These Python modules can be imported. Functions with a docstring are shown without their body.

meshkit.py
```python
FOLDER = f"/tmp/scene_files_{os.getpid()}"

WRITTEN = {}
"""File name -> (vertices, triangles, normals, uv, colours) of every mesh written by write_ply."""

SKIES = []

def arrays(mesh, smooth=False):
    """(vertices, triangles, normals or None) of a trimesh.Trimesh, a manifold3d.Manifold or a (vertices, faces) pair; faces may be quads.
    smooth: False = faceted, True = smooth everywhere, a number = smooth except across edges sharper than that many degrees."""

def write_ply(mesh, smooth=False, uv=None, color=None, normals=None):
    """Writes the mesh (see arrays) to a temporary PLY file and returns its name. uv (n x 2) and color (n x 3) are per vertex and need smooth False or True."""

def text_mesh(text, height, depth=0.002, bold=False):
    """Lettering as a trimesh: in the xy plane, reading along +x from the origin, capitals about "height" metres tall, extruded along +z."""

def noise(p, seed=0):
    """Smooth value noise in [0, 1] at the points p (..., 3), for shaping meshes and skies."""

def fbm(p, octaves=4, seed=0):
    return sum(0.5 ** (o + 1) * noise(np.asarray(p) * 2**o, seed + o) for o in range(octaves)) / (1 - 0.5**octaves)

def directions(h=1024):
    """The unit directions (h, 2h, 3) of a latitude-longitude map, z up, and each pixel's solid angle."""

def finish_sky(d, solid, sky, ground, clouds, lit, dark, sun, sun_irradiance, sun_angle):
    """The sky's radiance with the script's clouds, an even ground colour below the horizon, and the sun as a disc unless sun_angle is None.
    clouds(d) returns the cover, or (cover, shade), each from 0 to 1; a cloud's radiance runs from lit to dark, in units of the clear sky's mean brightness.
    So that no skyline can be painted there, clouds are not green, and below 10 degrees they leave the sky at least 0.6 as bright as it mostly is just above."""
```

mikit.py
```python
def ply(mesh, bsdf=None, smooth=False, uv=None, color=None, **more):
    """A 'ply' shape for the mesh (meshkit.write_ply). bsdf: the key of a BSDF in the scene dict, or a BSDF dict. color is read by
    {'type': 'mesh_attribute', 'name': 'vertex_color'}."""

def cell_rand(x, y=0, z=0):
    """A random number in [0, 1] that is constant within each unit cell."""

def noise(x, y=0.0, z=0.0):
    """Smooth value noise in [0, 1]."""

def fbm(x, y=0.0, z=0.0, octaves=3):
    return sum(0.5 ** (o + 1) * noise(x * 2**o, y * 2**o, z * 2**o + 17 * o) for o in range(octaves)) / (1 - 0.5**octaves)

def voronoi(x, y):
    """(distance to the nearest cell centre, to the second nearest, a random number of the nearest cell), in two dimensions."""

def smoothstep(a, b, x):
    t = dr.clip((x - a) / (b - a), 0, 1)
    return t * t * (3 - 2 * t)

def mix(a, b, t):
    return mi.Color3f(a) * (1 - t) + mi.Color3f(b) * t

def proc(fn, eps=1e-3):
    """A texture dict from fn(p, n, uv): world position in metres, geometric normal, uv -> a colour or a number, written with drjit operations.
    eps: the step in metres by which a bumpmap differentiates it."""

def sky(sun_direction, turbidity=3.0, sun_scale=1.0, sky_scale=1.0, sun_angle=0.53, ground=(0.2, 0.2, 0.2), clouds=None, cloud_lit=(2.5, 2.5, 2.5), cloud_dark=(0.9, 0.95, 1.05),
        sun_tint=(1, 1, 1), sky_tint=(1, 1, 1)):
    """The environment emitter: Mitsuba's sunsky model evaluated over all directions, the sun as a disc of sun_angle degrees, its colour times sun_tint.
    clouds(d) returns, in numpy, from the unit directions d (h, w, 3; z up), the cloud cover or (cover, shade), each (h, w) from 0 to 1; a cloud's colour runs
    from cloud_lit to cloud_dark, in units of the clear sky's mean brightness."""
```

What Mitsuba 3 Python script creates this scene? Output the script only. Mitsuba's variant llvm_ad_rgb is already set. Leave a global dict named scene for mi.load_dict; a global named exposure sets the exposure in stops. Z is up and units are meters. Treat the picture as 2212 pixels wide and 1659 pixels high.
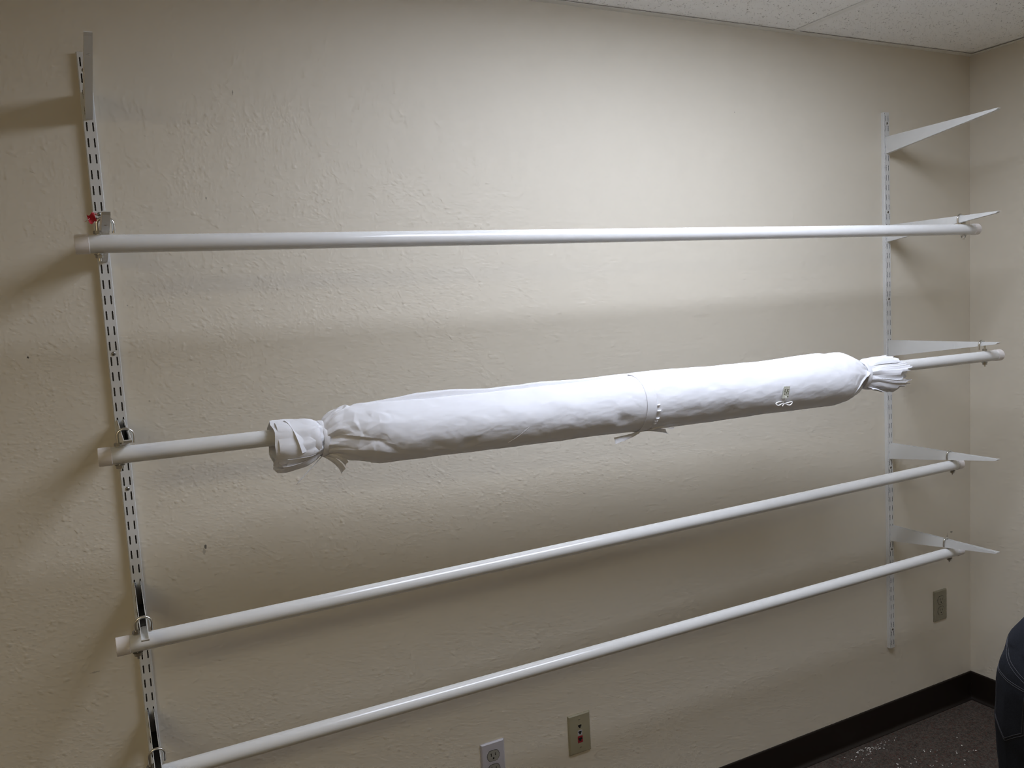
import math, random
import numpy as np, trimesh, mitsuba as mi, drjit as dr
import manifold3d as m3
from shapely.geometry import Polygon, box as sbox, Point
from shapely import affinity
import mikit, meshkit

T = mi.ScalarTransform4f
scene, labels = {'type': 'scene'}, {}
rng = np.random.default_rng(7)

# ------------------------------------------------------------------ camera, light, exposure
CAM = np.array([-0.03072, -1.93220, 1.58824])
FWD = np.array([0.44425, 0.89047, -0.098504]); UP = np.array([0.09448, 0.06277, 0.99355])
FOCAL = 1783.03
scene['camera'] = {'type': 'perspective', 'fov': math.degrees(2 * math.atan(1106 / FOCAL)), 'fov_axis': 'x', 'near_clip': 0.05, 'far_clip': 50.0,
                   'to_world': T().look_at(origin=CAM.tolist(), target=(CAM + FWD).tolist(), up=UP.tolist())}
exposure = 0.0
LAMPS = [  # x0, x1, y0, y1, radiance of the lens of each ceiling light
    (0.77, 1.90, -1.20, -0.65, (12.0, 12.9, 15.1)),
    (-1.70, -0.55, -3.03, -2.48, (9.3, 8.4, 6.1)),
]
LAMP_LABELS = ['long wraparound fluorescent ceiling light nearest the shelving wall', 'long warm ceiling light at the back left of the room', 'ceiling light']
ZC = 2.3566           # underside of the ceiling trim
XR, XL, YR = 2.8021, -1.75, -3.6   # right, left and rear walls (the shelving wall is y = 0)


def rgb(*c):
    return {'type': 'rgb', 'value': list(c)}


def plain(key, color, rough=0.5, spec=0.5, metallic=0.0, **more):
    col = color if isinstance(color, dict) else rgb(*color)
    scene[key] = {'type': 'twosided', 'bsdf': {'type': 'principled', 'base_color': col, 'roughness': rough, 'specular': spec, 'metallic': metallic, **more}}
    return key


def bumped(key, color, height, scale, rough=0.6, spec=0.3, eps=1e-3):
    col = color if isinstance(color, dict) else rgb(*color)
    scene[key] = {'type': 'twosided', 'bsdf': {'type': 'bumpmap', 'arbitrary': mikit.proc(height, eps=eps), 'scale': scale,
                                              'bsdf': {'type': 'principled', 'base_color': col, 'roughness': rough, 'specular': spec}}}
    return key


# ------------------------------------------------------------------ materials
WALL = (0.63, 0.585, 0.49)
MARKS = [  # x, z, half width, half height, darkness: nicks and stains on the shelving wall
    (-0.1566, 1.5323, .0022, .0026, .85), (0.1446, 1.0828, .0028, .0065, .75), (0.141, 1.073, .004, .009, .28), (0.2882, 2.0803, .0013, .005, .55),
    (0.2131, 1.8516, .0016, .003, .5), (-0.0993, 0.8534, .011, .0022, .3), (0.0357, 1.6269, .0016, .002, .35), (0.2335, 1.7, .0015, .0015, .35),
    (1.72, 2.11, .002, .002, .35), (2.6937, 0.662, .007, .004, .5), (2.671, 0.648, .004, .013, .3), (0.87, 1.78, .0015, .0015, .3), (0.06, 1.42, .002, .002, .3)]


def wall_color(p, n, uv):
    v = 1.0 + 0.05 * (mikit.fbm(p.x * 2.3, p.y * 2.3 + 3.0, p.z * 2.3) - 0.5)
    shade = mi.Float(1.0)
    for x, z, a, b, k in MARKS:
        wob = 0.5 * (mikit.noise(p.x * 420.0, p.z * 420.0) - 0.5)
        d = dr.sqrt(dr.square((p.x - x) / a) + dr.square((p.z - z) / b)) + wob
        on = dr.select(p.y > -0.05, 1.0 - mikit.smoothstep(0.6, 1.15, d), 0.0)
        shade = shade * (1.0 - k * on)
    return mi.Color3f(*WALL) * (v * shade)


def orange_peel(p, n, uv):
    d, e, r = mikit.voronoi(uv.x * 125.0, uv.y * 140.0)
    dot = mikit.smoothstep(0.55, 0.05, d) * mikit.smoothstep(0.35, 0.9, r)
    d2, e2, r2 = mikit.voronoi(uv.x * 62.0 + 11.0, uv.y * 70.0 + 5.0)
    dot2 = mikit.smoothstep(0.42, 0.08, d2) * mikit.smoothstep(0.7, 1.0, r2)
    return dot * 0.6 + dot2 * 0.9 + 0.5 * mikit.noise(uv.x * 45.0, uv.y * 45.0)


def carpet_color(p, n, uv):
    s = mikit.noise(p.x * 420.0, p.y * 420.0)
    t = mikit.noise(p.x * 150.0 + 9.0, p.y * 150.0)
    r = mikit.cell_rand(p.x * 260.0, p.y * 260.0)
    base = mikit.mix((.030, .025, .021), (.115, .095, .08), s * 0.6 + t * 0.4)
    return mikit.mix(base, (.09, .03, .022), dr.select(r > 0.9, 0.6, 0.0))


def tile_color(p, n, uv):
    f = mikit.noise(p.x * 300.0, p.y * 330.0)
    g = mikit.noise(p.x * 85.0 + 4.0, p.y * 90.0 + 2.0)
    hole = mikit.smoothstep(0.845, 0.91, f + 0.14 * (g - 0.5))
    return mikit.mix((.80, .80, .79), (.26, .255, .24), hole)


bumped('mat_wall', mikit.proc(wall_color), orange_peel, 0.0008, rough=0.55, spec=0.35, eps=6e-4)
plain('mat_wall_tan', (.50, .41, .29), 0.6, 0.3)
bumped('mat_carpet', mikit.proc(carpet_color), lambda p, n, uv: mikit.noise(p.x * 300.0, p.y * 300.0), 0.004, rough=0.95, spec=0.05)
plain('mat_tile', mikit.proc(tile_color), 0.9, 0.1)
plain('mat_grid', (.74, .74, .72), 0.5, 0.4)
plain('mat_trim', (.66, .65, .60), 0.5, 0.4)
plain('mat_base', (.012, .008, .006), 0.42, 0.35)
plain('mat_plenum', (.03, .03, .03), 0.9, 0.1)
plain('mat_steel_white', (.60, .605, .59), 0.42, 0.45)
plain('mat_inside_shade', (.035, .034, .033), 0.55, 0.4)  # near-black colour standing for shade in the channels and brackets
plain('mat_pole', (.66, .665, .655), 0.17, 0.5)
plain('mat_cap', (.70, .67, .65), 0.4, 0.4)
plain('mat_rim', (.10, .085, .07), 0.6, 0.3)
plain('mat_zinc', (.66, .66, .63), 0.22, 0.5, metallic=1.0)
plain('mat_zinc_dull', (.36, .35, .32), 0.4, 0.5, metallic=1.0)
plain('mat_red', (.42, .02, .035), 0.5, 0.4)
plain('mat_pink', (.62, .36, .36), 0.6, 0.3)
plain('mat_ivory', (.30, .275, .185), 0.38, 0.45)
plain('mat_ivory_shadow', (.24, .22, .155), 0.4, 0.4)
plain('mat_plate_white', (.43, .42, .455), 0.3, 0.5)
plain('mat_socket', (.26, .255, .225), 0.4, 0.4)
plain('mat_black', (.012, .011, .010), 0.6, 0.3)
plain('mat_jack_red', (.26, .018, .03), 0.45, 0.4)
plain('mat_tag', (.42, .42, .35), 0.6, 0.3)
plain('mat_ink', (.03, .03, .012), 0.8, 0.1)
plain('mat_string', (.84, .84, .84), 0.8, 0.1)
plain('mat_crumb', (.62, .60, .56), 0.9, 0.1)
plain('mat_skin', (.50, .32, .23), 0.5, 0.4)
plain('mat_eye', (.7, .7, .7), 0.2, 0.5)
plain('mat_hair', (.05, .032, .02), 0.5, 0.4)
plain('mat_shirt', (.05, .06, .075), 0.9, 0.1)
plain('mat_shoe', (.04, .035, .03), 0.5, 0.4)
plain('mat_belt', (.012, .010, .009), 0.5, 0.4)
plain('mat_stitch', (.05, .05, .055), 0.8, 0.1)


def denim(p, n, uv):
    w = mikit.noise(p.x * 900.0 + p.z * 300.0, p.y * 900.0, p.z * 700.0)
    f = mikit.fbm(p.x * 18.0, p.y * 18.0, p.z * 9.0)
    return mikit.mix((.006, .007, .009), (.022, .024, .031), 0.35 * w + 0.65 * f)


plain('mat_denim', mikit.proc(denim), 0.9, 0.1)


def paper_bump(p, n, uv):
    a = mikit.fbm(p.x * 26.0, p.y * 42.0, p.z * 42.0)
    b = mikit.fbm(p.x * 95.0 + 8.0, p.y * 95.0, p.z * 95.0)
    return a * 0.75 + b * 0.16


bumped('mat_paper', (.725, .735, .765), paper_bump, 0.0035, rough=0.62, spec=0.3)
plain('mat_paper_flat', (.725, .735, .765), 0.6, 0.3)


# ------------------------------------------------------------------ helpers
def key_for(name, parent=None):
    base = (parent + '__' if parent else '') + name
    k, i = base, 0
    taken = lambda q: q in scene or q in labels or any(s.startswith(q + '__') for s in scene)
    while taken(k):
        i += 1
        k = f'{base}_{i:03d}'
    return k


def obj(name, mesh, mat, parent=None, smooth=False, label=None, uv=None, kind=None, **more):
    k = key_for(name, parent)
    scene[k] = mikit.ply(mesh, mat, smooth=smooth, uv=uv, **more)
    if label or kind:
        labels[k] = {**({'label': label} if label else {}), **({'kind': kind} if kind else {})}
    return k


def thing(name, label, cat, group=None):
    k = key_for(name)
    labels[k] = {'label': label, 'category': cat, **({'group': group} if group else {})}
    return k


def bx(x0, x1, y0, y1, z0, z1):
    return trimesh.creation.box(bounds=[[min(x0, x1), min(y0, y1), min(z0, z1)], [max(x0, x1), max(y0, y1), max(z0, z1)]])


def cat(*ms):
    ms = [m for q in ms for m in (q if isinstance(q, (list, tuple)) else [q])]
    return trimesh.util.concatenate(ms)


def extr(poly, h):
    return trimesh.creation.extrude_polygon(poly, h, engine='earcut')


def frame_mesh(mesh, o, X, Y, Z):
    M = np.eye(4); M[:3, 0], M[:3, 1], M[:3, 2], M[:3, 3] = X, Y, Z, o
    m = mesh.copy(); m.apply_transform(M)
    return m


def sweep(path, prof, up=(0, 0, 1), closed=False, caps=True, scales=None):
    """Sweep a 2-d profile (n x 2, closed loop) along a polyline with minimal twist."""
    P = np.asarray(path, float); P = P[np.r_[True, np.linalg.norm(np.diff(P, axis=0), axis=1) > 1e-7]]; n = len(P); prof = np.asarray(prof, float); k = len(prof)
    if closed:
        tan = np.roll(P, -1, 0) - np.roll(P, 1, 0)
    else:
        tan = np.gradient(P, axis=0)
    tan /= np.linalg.norm(tan, axis=1, keepdims=True)
    u = np.asarray(up, float)
    if abs(u @ tan[0]) > 0.95:
        u = np.array([1.0, 0, 0])
    V = []
    a = np.cross(u, tan[0]); a /= np.linalg.norm(a)
    for i in range(n):
        a = a - tan[i] * (a @ tan[i]); a /= np.linalg.norm(a)
        b = np.cross(tan[i], a)
        s = 1.0 if scales is None else scales[i]
        V.append(P[i] + s * (prof[:, :1] * a + prof[:, 1:] * b))
    V = np.concatenate(V); F = []
    m = n if closed else n - 1
    for i in range(m):
        j = (i + 1) % n
        for q in range(k):
            r = (q + 1) % k
            F += [[i * k + q, i * k + r, j * k + r], [i * k + q, j * k + r, j * k + q]]
    if caps and not closed:
        V = np.vstack([V, P[0], P[-1]])
        for q in range(k):
            r = (q + 1) % k
            F += [[n * k, r, q], [n * k + 1, (n - 1) * k + q, (n - 1) * k + r]]
    t = trimesh.Trimesh(V, np.array(F), process=False)
    return t


def circ(r, n=16):
    a = np.linspace(0, 2 * np.pi, n, endpoint=False)
    return np.c_[r * np.cos(a), r * np.sin(a)]


def tube(path, r, n=14, **k):
    return sweep(path, circ(r, n), **k)


def lathe(prof, o, axis, n=40):
    """prof: (t, r) pairs along axis from o."""
    d = np.asarray(axis, float); d /= np.linalg.norm(d)
    h = np.array([0, 0, 1.0]) if abs(d[2]) < .9 else np.array([1.0, 0, 0])
    a = np.cross(h, d); a /= np.linalg.norm(a); b = np.cross(d, a)
    th = np.linspace(0, 2 * np.pi, n, endpoint=False)
    V = [np.asarray(o) + d * t + max(r, 1e-5) * (np.cos(th)[:, None] * a + np.sin(th)[:, None] * b) for t, r in prof]
    F = []
    for i in range(len(prof) - 1):
        for q in range(n):
            r = (q + 1) % n
            F += [[i * n + q, i * n + r, (i + 1) * n + r], [i * n + q, (i + 1) * n + r, (i + 1) * n + q]]
    return trimesh.Trimesh(np.concatenate(V), np.array(F), process=False)


def spline(pts, n):
    from scipy.interpolate import CubicSpline
    P = np.asarray(pts, float)
    t = np.r_[0, np.cumsum(np.linalg.norm(np.diff(P, axis=0), axis=1))]
    return CubicSpline(t, P)(np.linspace(0, t[-1], n))


def grid(V, smooth_uv=False):
    """quad grid (n, m, 3) -> trimesh"""
    n, m = V.shape[:2]
    i, j = np.meshgrid(np.arange(n - 1), np.arange(m - 1), indexing='ij')
    a = (i * m + j).ravel()
    F = np.vstack([np.c_[a, a + 1, a + m + 1], np.c_[a, a + m + 1, a + m]])
    return trimesh.Trimesh(V.reshape(-1, 3), F, process=False)


def sheet(V, thick):
    """A thin solid from a grid of points (n, m, 3): two faces and the rim."""
    n, m = V.shape[:2]
    du = np.gradient(V, axis=0); dv = np.gradient(V, axis=1)
    N = np.cross(du, dv); N /= np.maximum(np.linalg.norm(N, axis=2, keepdims=True), 1e-12)
    A, B = V + N * thick / 2, V - N * thick / 2
    top = grid(A); bot = grid(B); bot.faces = bot.faces[:, ::-1]
    rim = np.r_[np.c_[np.zeros(m - 1, int), np.arange(m - 1)], np.c_[np.arange(n - 1), np.full(n - 1, m - 1)],
                np.c_[np.full(m - 1, n - 1), np.arange(m - 1, 0, -1)], np.c_[np.arange(n - 1, 0, -1), np.zeros(n - 1, int)]]
    ids = rim[:, 0] * m + rim[:, 1]; nxt = np.roll(ids, -1); o = n * m
    F = np.vstack([np.c_[ids, ids + o, nxt + o], np.c_[ids, nxt + o, nxt]])
    return trimesh.Trimesh(np.vstack([A.reshape(-1, 3), B.reshape(-1, 3)]), np.vstack([top.faces, bot.faces + o, F]), process=False)


def hexnut(c, r, h, hole=None):
    a = np.arange(6) * np.pi / 3
    m = extr(Polygon(np.c_[r * np.cos(a), r * np.sin(a)]), h)
    m.apply_translation(np.asarray(c) - [0, 0, h / 2])
    return m


def quad_wall(o, U, V, w, h, thick, name, mat, n=1):
    """a slab with a front face whose uv is in metres: o = corner, U, V unit vectors; the slab lies behind (normal = U x V)"""
    o, U, V = map(lambda q: np.asarray(q, float), (o, U, V)); N = np.cross(U, V)
    f = [o, o + U * w, o + U * w + V * h, o + V * h]; b = [q - N * thick for q in f]
    P, F, uv = [], [], []
    def face(q, t):
        k = len(P); P.extend(q); uv.extend(t); F.extend([[k, k + 1, k + 2], [k, k + 2, k + 3]])
    t = [(0, 0), (w, 0), (w, h), (0, h)]
    face(f, t); face(b[::-1], t[::-1])
    for i in range(4):
        j = (i + 1) % 4
        face([f[j], f[i], b[i], b[j]], [(0, 0), (1, 0), (1, .1), (0, .1)])
    return obj(name, trimesh.Trimesh(np.array(P), np.array(F), process=False), mat, uv=np.array(uv), kind='structure')


# ------------------------------------------------------------------ room shell
HT = ZC + 0.25
quad_wall((XL, 0, 0), (1, 0, 0), (0, 0, 1), XR - XL, HT, .1, 'wall_back', 'mat_wall')
quad_wall((XR, 0, 0), (0, -1, 0), (0, 0, 1), -YR, HT, .1, 'wall_right', 'mat_wall')
quad_wall((XL, YR, 0), (0, 1, 0), (0, 0, 1), -YR, HT, .1, 'wall_left', 'mat_wall_tan')
quad_wall((XR, YR, 0), (-1, 0, 0), (0, 0, 1), XR - XL, HT, .1, 'wall_rear', 'mat_wall_tan')
quad_wall((XL, YR, 0), (1, 0, 0), (0, 1, 0), XR - XL, -YR, .1, 'floor', 'mat_carpet')
labels['wall_back'] = {'label': 'cream orange-peel textured wall carrying the white shelf standards', 'kind': 'structure'}
labels['wall_right'] = {'label': 'plain cream side wall right of the shelf brackets', 'kind': 'structure'}
labels['floor'] = {'label': 'dark brown speckled carpet floor', 'kind': 'structure'}

# ceiling: a dark plenum deck, lay-in tiles on a white grid, light fixtures in two of the bays
CE = 'ceiling'
labels[CE] = {'label': 'suspended ceiling of white pinhole tiles', 'kind': 'structure'}
obj('deck', bx(XL, XR, YR, 0, HT, HT + .05), 'mat_plenum', CE)
ZT = ZC + 0.0028                      # tile underside
xs = [1.9525 + 1.2192 * k for k in (-5, -4, -3, -2, -1, 0, 1)]
ys = [-0.612 - 0.6096 * k for k in range(0, 9)]
xb = sorted([XL, XR] + [x for x in xs if XL + .03 < x < XR - .03])
yb = sorted([YR, 0.0] + [y for y in ys if YR + .03 < y < -.03])
for i in range(len(xb) - 1):
    for j in range(len(yb) - 1):
        cx, cy = (xb[i] + xb[i + 1]) / 2, (yb[j] + yb[j + 1]) / 2
        obj('tile', bx(xb[i] + .004, xb[i + 1] - .004, yb[j] + .004, yb[j + 1] - .004, ZT + .0008 * rng.random(), ZT + .016), 'mat_tile', CE)
for x in xb[1:-1]:
    obj('grid_bar', cat(bx(x - .012, x + .012, YR, -.0005, ZC + .0008, ZC + .0018), bx(x - .001, x + .001, YR, -.0005, ZC + .0018, ZC + .04)), 'mat_grid', CE)
for y in yb[1:-1]:
    obj('cross_bar', cat(bx(XL, XR, y - .012, y + .012, ZC + .0012, ZC + .0022), bx(XL, XR, y - .001, y + .001, ZC + .0022, ZC + .04)), 'mat_grid', CE)
obj('trim_1', cat(bx(XL, XR, -.0235, 0, ZC, ZC + .0009), bx(XL, XR, -.001, 0, ZC, ZC + .024)), 'mat_trim', kind='structure')
obj('trim_2', cat(bx(XR - .0235, XR, YR, 0, ZC - .0012, ZC - .0003), bx(XR - .001, XR, YR, 0, ZC - .0012, ZC + .024)), 'mat_trim', kind='structure')
labels['trim_1']['label'] = 'painted metal ceiling angle along the shelving wall'
labels['trim_2']['label'] = 'painted metal ceiling angle along the right wall'

# cove baseboards
cove = Polygon([(0, 0), (.016, 0), (.016, .0015), (.0095, .004), (.0055, .009), (.004, .017), (.0035, .098), (.0028, .1025), (.0012, .1045), (0, .105)])
mb = extr(cove, XR - XL)              # profile x = out of the wall, y = up, extruded along z
obj('baseboard_back', frame_mesh(mb, (XL, 0, 0), (0, -1, 0), (0, 0, 1), (1, 0, 0)), 'mat_base', kind='structure', smooth=35)
mb2 = extr(cove, -YR)
obj('baseboard_right', frame_mesh(mb2, (XR, YR, 0), (-1, 0, 0), (0, 0, 1), (0, 1, 0)), 'mat_base', kind='structure', smooth=35)
labels['baseboard_back']['label'] = 'black rubber cove baseboard under the shelving wall'
labels['baseboard_right']['label'] = 'black rubber cove baseboard along the right wall'
# ceiling lights: surface-mounted wraparound fixtures, a glowing lens between white end plates
for i, (x0, x1, y0, y1, L) in enumerate(LAMPS):
    lk = thing('ceiling_light', LAMP_LABELS[i], 'ceiling light')
    ym, hw = (y0 + y1) / 2, (y1 - y0) / 2
    obj('housing', bx(x0, x1, y0, y1, ZC - .006, ZC - .0004), 'mat_grid', lk)
    prof = [(-hw, -.006), (-hw, -.010), (-hw + .012, -.019), (-hw + .04, -.024), (hw - .04, -.024), (hw - .012, -.019), (hw, -.010), (hw, -.006)]
    end = extr(Polygon(prof), .012)
    for x in (x0, x1 - .012):
        obj('end_plate', frame_mesh(end, (x, ym, ZC), (0, 1, 0), (0, 0, 1), (1, 0, 0)), 'mat_grid', lk)
    V, F = [], []
    for k, (y, z) in enumerate(prof):
        V += [[x0 + .012, ym + y, ZC + z], [x1 - .012, ym + y, ZC + z]]
        if k:
            F += [[2 * k - 2, 2 * k + 1, 2 * k - 1], [2 * k - 2, 2 * k, 2 * k + 1]]
    kd = key_for('diffuser', lk)
    scene[kd] = {**mikit.ply(trimesh.Trimesh(np.array(V), F, process=False), 'mat_grid'), 'emitter': {'type': 'area', 'radiance': rgb(*L)}}

# ------------------------------------------------------------------ shelf standards
Z0, PITCH, W = 2.1199, 0.032, 2.3596
DF = 0.013                            # front face of the standards, from the wall
NS = 57
SW, SPC = 0.0125, 0.0058              # half width, half slot spacing
zt, zb = Z0 + .62 * PITCH, Z0 - (NS - 1) * PITCH - .62 * PITCH


slot_shape = sbox(-.0014, -.0080, .0014, .0080).union(Point(0, .0080).buffer(.0014, 3)).union(Point(0, -.0080).buffer(.0014, 3))
face = sbox(-SW + .002, zb, SW - .002, zt)
from shapely import unary_union
holes = unary_union([affinity.translate(slot_shape, s * SPC, Z0 - k * PITCH) for k in range(NS) for s in (-1, 1)])
front = extr(face.difference(holes), .0009)
corner = []
for s in (-1, 1):
    a = np.linspace(0, np.pi / 2, 5)
    outer = np.c_[s * (SW - .002 + .002 * np.sin(a)), .002 * np.cos(a) - .002]
    inner = np.c_[s * (SW - .002 + .0006 * np.sin(a)), .0006 * np.cos(a) - .002]
    poly = Polygon(np.vstack([outer, [[s * SW, -DF + .0]], [[s * (SW - .0014), -DF]], inner[::-1]]))
    corner.append(frame_mesh(extr(poly, zt - zb), (0, -DF, zb), (1, 0, 0), (0, -1, 0), (0, 0, 1)))
chan = cat(frame_mesh(front, (0, -DF - .0005, 0), (1, 0, 0), (0, 0, 1), (0, -1, 0)), corner)
chan.vertices[:, 1] = np.where(chan.vertices[:, 1] < -DF - 1e-6, chan.vertices[:, 1], chan.vertices[:, 1])
chan.apply_translation([0, .0014, 0])
chan.vertices[:, 1] = np.minimum(chan.vertices[:, 1], -.0001)


def screw(x, z):
    c = np.array([x, -DF, z])
    head = lathe([(0, .0043), (.0008, .0043), (.0018, .0034), (.0025, .0018), (.0027, 0)], c, (0, -1, 0), 18)
    cr = cat(bx(x - .0022, x + .0022, -DF - .0031, -DF - .0022, z - .0004, z + .0004), bx(x - .0004, x + .0004, -DF - .0031, -DF - .0022, z - .0022, z + .0022))
    return head, cr


def standard(x, label):
    t = thing('shelf_standard', label, 'shelf standard', 'slotted shelf standards on the wall')
    m = chan.copy(); m.apply_translation([x, 0, 0])
    obj('channel', m, 'mat_steel_white', t, smooth=30)
    obj('shade_backing', bx(x - SW + .0016, x + SW - .0016, -.0100, -.0094, zb + .001, zt - .001), 'mat_inside_shade', t, label='dark plate painted as the shade behind the slots')  # dark plate added so the slots read as deep shade
    for k in range(7):
        h, cr = screw(x, Z0 - (.5 + 9 * k) * PITCH)
        s = obj('screw', h, 'mat_zinc_dull', t, smooth=30)
        obj('slot_cross', cr, 'mat_black', s)


standard(0.0, 'white double-slotted steel shelf standard at the left end of the poles')
standard(W, 'white double-slotted steel shelf standard near the right room corner')

# ------------------------------------------------------------------ brackets
HOOK = [2, 11, 23, 34, 43]
LB = 0.379                            # reach beyond the standard
RH = 0.0545                           # depth at the root
TH = 0.0050                           # depth at the tip
BW, BT = 0.0066, 0.0011               # half width, sheet


def bracket(x, h, dx, dz, label):
    t = thing('shelf_bracket', label, 'shelf bracket', 'tapered shelf brackets')
    ztop = Z0 - PITCH * (h - .15)
    d = lambda s: LB * s
    # side profile in (out, up) coordinates; out measured from the standard's front
    side = Polygon([(0.0003, 0), (0.0003, -RH), (LB - .006, -TH - .0006), (LB - .0015, -TH * .55), (LB, -.0015), (LB, 0)])
    parts = []
    for s in (-1, 1):
        pl = extr(side, BT)
        parts.append((
                     frame_mesh(pl, ((BW if s > 0 else -BW + BT), 0, 0), (0, -1, 0), (0, 0, 1), (-1, 0, 0))))
    bot = Polygon([(0.0003, -RH), (LB - .006, -TH - .0006), (LB - .0015, -TH * .55), (LB, -.0015), (LB, 0), (LB - .0012, 0), (LB - .0012, -.0015), (LB - .0026, -TH * .5), (LB - .006, -TH + .0008), (0.0003, -RH + BT * 1.3)])
    parts.append(frame_mesh(extr(bot, 2 * BW), (BW, 0, 0), (0, -1, 0), (0, 0, 1), (-1, 0, 0)))
    out = cat(parts)
    # dark sheets that paint the shade down in the folded steel
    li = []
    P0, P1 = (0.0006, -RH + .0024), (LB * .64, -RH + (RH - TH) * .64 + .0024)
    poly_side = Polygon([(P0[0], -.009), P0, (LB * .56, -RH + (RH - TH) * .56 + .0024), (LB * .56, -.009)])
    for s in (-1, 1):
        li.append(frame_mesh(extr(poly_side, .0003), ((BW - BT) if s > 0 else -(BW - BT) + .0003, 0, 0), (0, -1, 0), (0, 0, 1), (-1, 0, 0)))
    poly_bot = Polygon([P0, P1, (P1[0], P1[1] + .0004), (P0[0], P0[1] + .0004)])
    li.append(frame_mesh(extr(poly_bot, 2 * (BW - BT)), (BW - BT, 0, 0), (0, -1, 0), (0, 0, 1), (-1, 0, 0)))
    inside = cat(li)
    hooks = []
    for k in (0.02, 1.0):
        for s in (-1, 1):
            hx = s * SPC
            hooks.append(bx(hx - .00055, hx + .00055, .0035, -.0006, -k * PITCH - .012, -k * PITCH - .0025))

    def put(m):
        m = m.copy(); v = m.vertices
        f = -v[:, 1] / LB
        v = v + np.c_[dx * f, 0 * f, dz * f] + [x, -DF - .0002, ztop]
        m.vertices = v
        return m
    obj('body', put(out), 'mat_steel_white', t)
    obj('shade_lining', put(inside), 'mat_inside_shade', t, label='dark inner sheets painted as the shade in the bracket')
    for q in hooks:
        obj('hook', put(q), 'mat_steel_white', t)
    dm = lathe([(0, .0028), (.0005, .0026), (.0006, .0016), (.0001, .0012), (.0001, 0)], (0, -LB * .80, -RH + (RH - TH) * .80 - .0002), (0, -.12, -1), 16)
    obj('dimple', put(dm), 'mat_steel_white', t, smooth=40)
    return t


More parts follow.
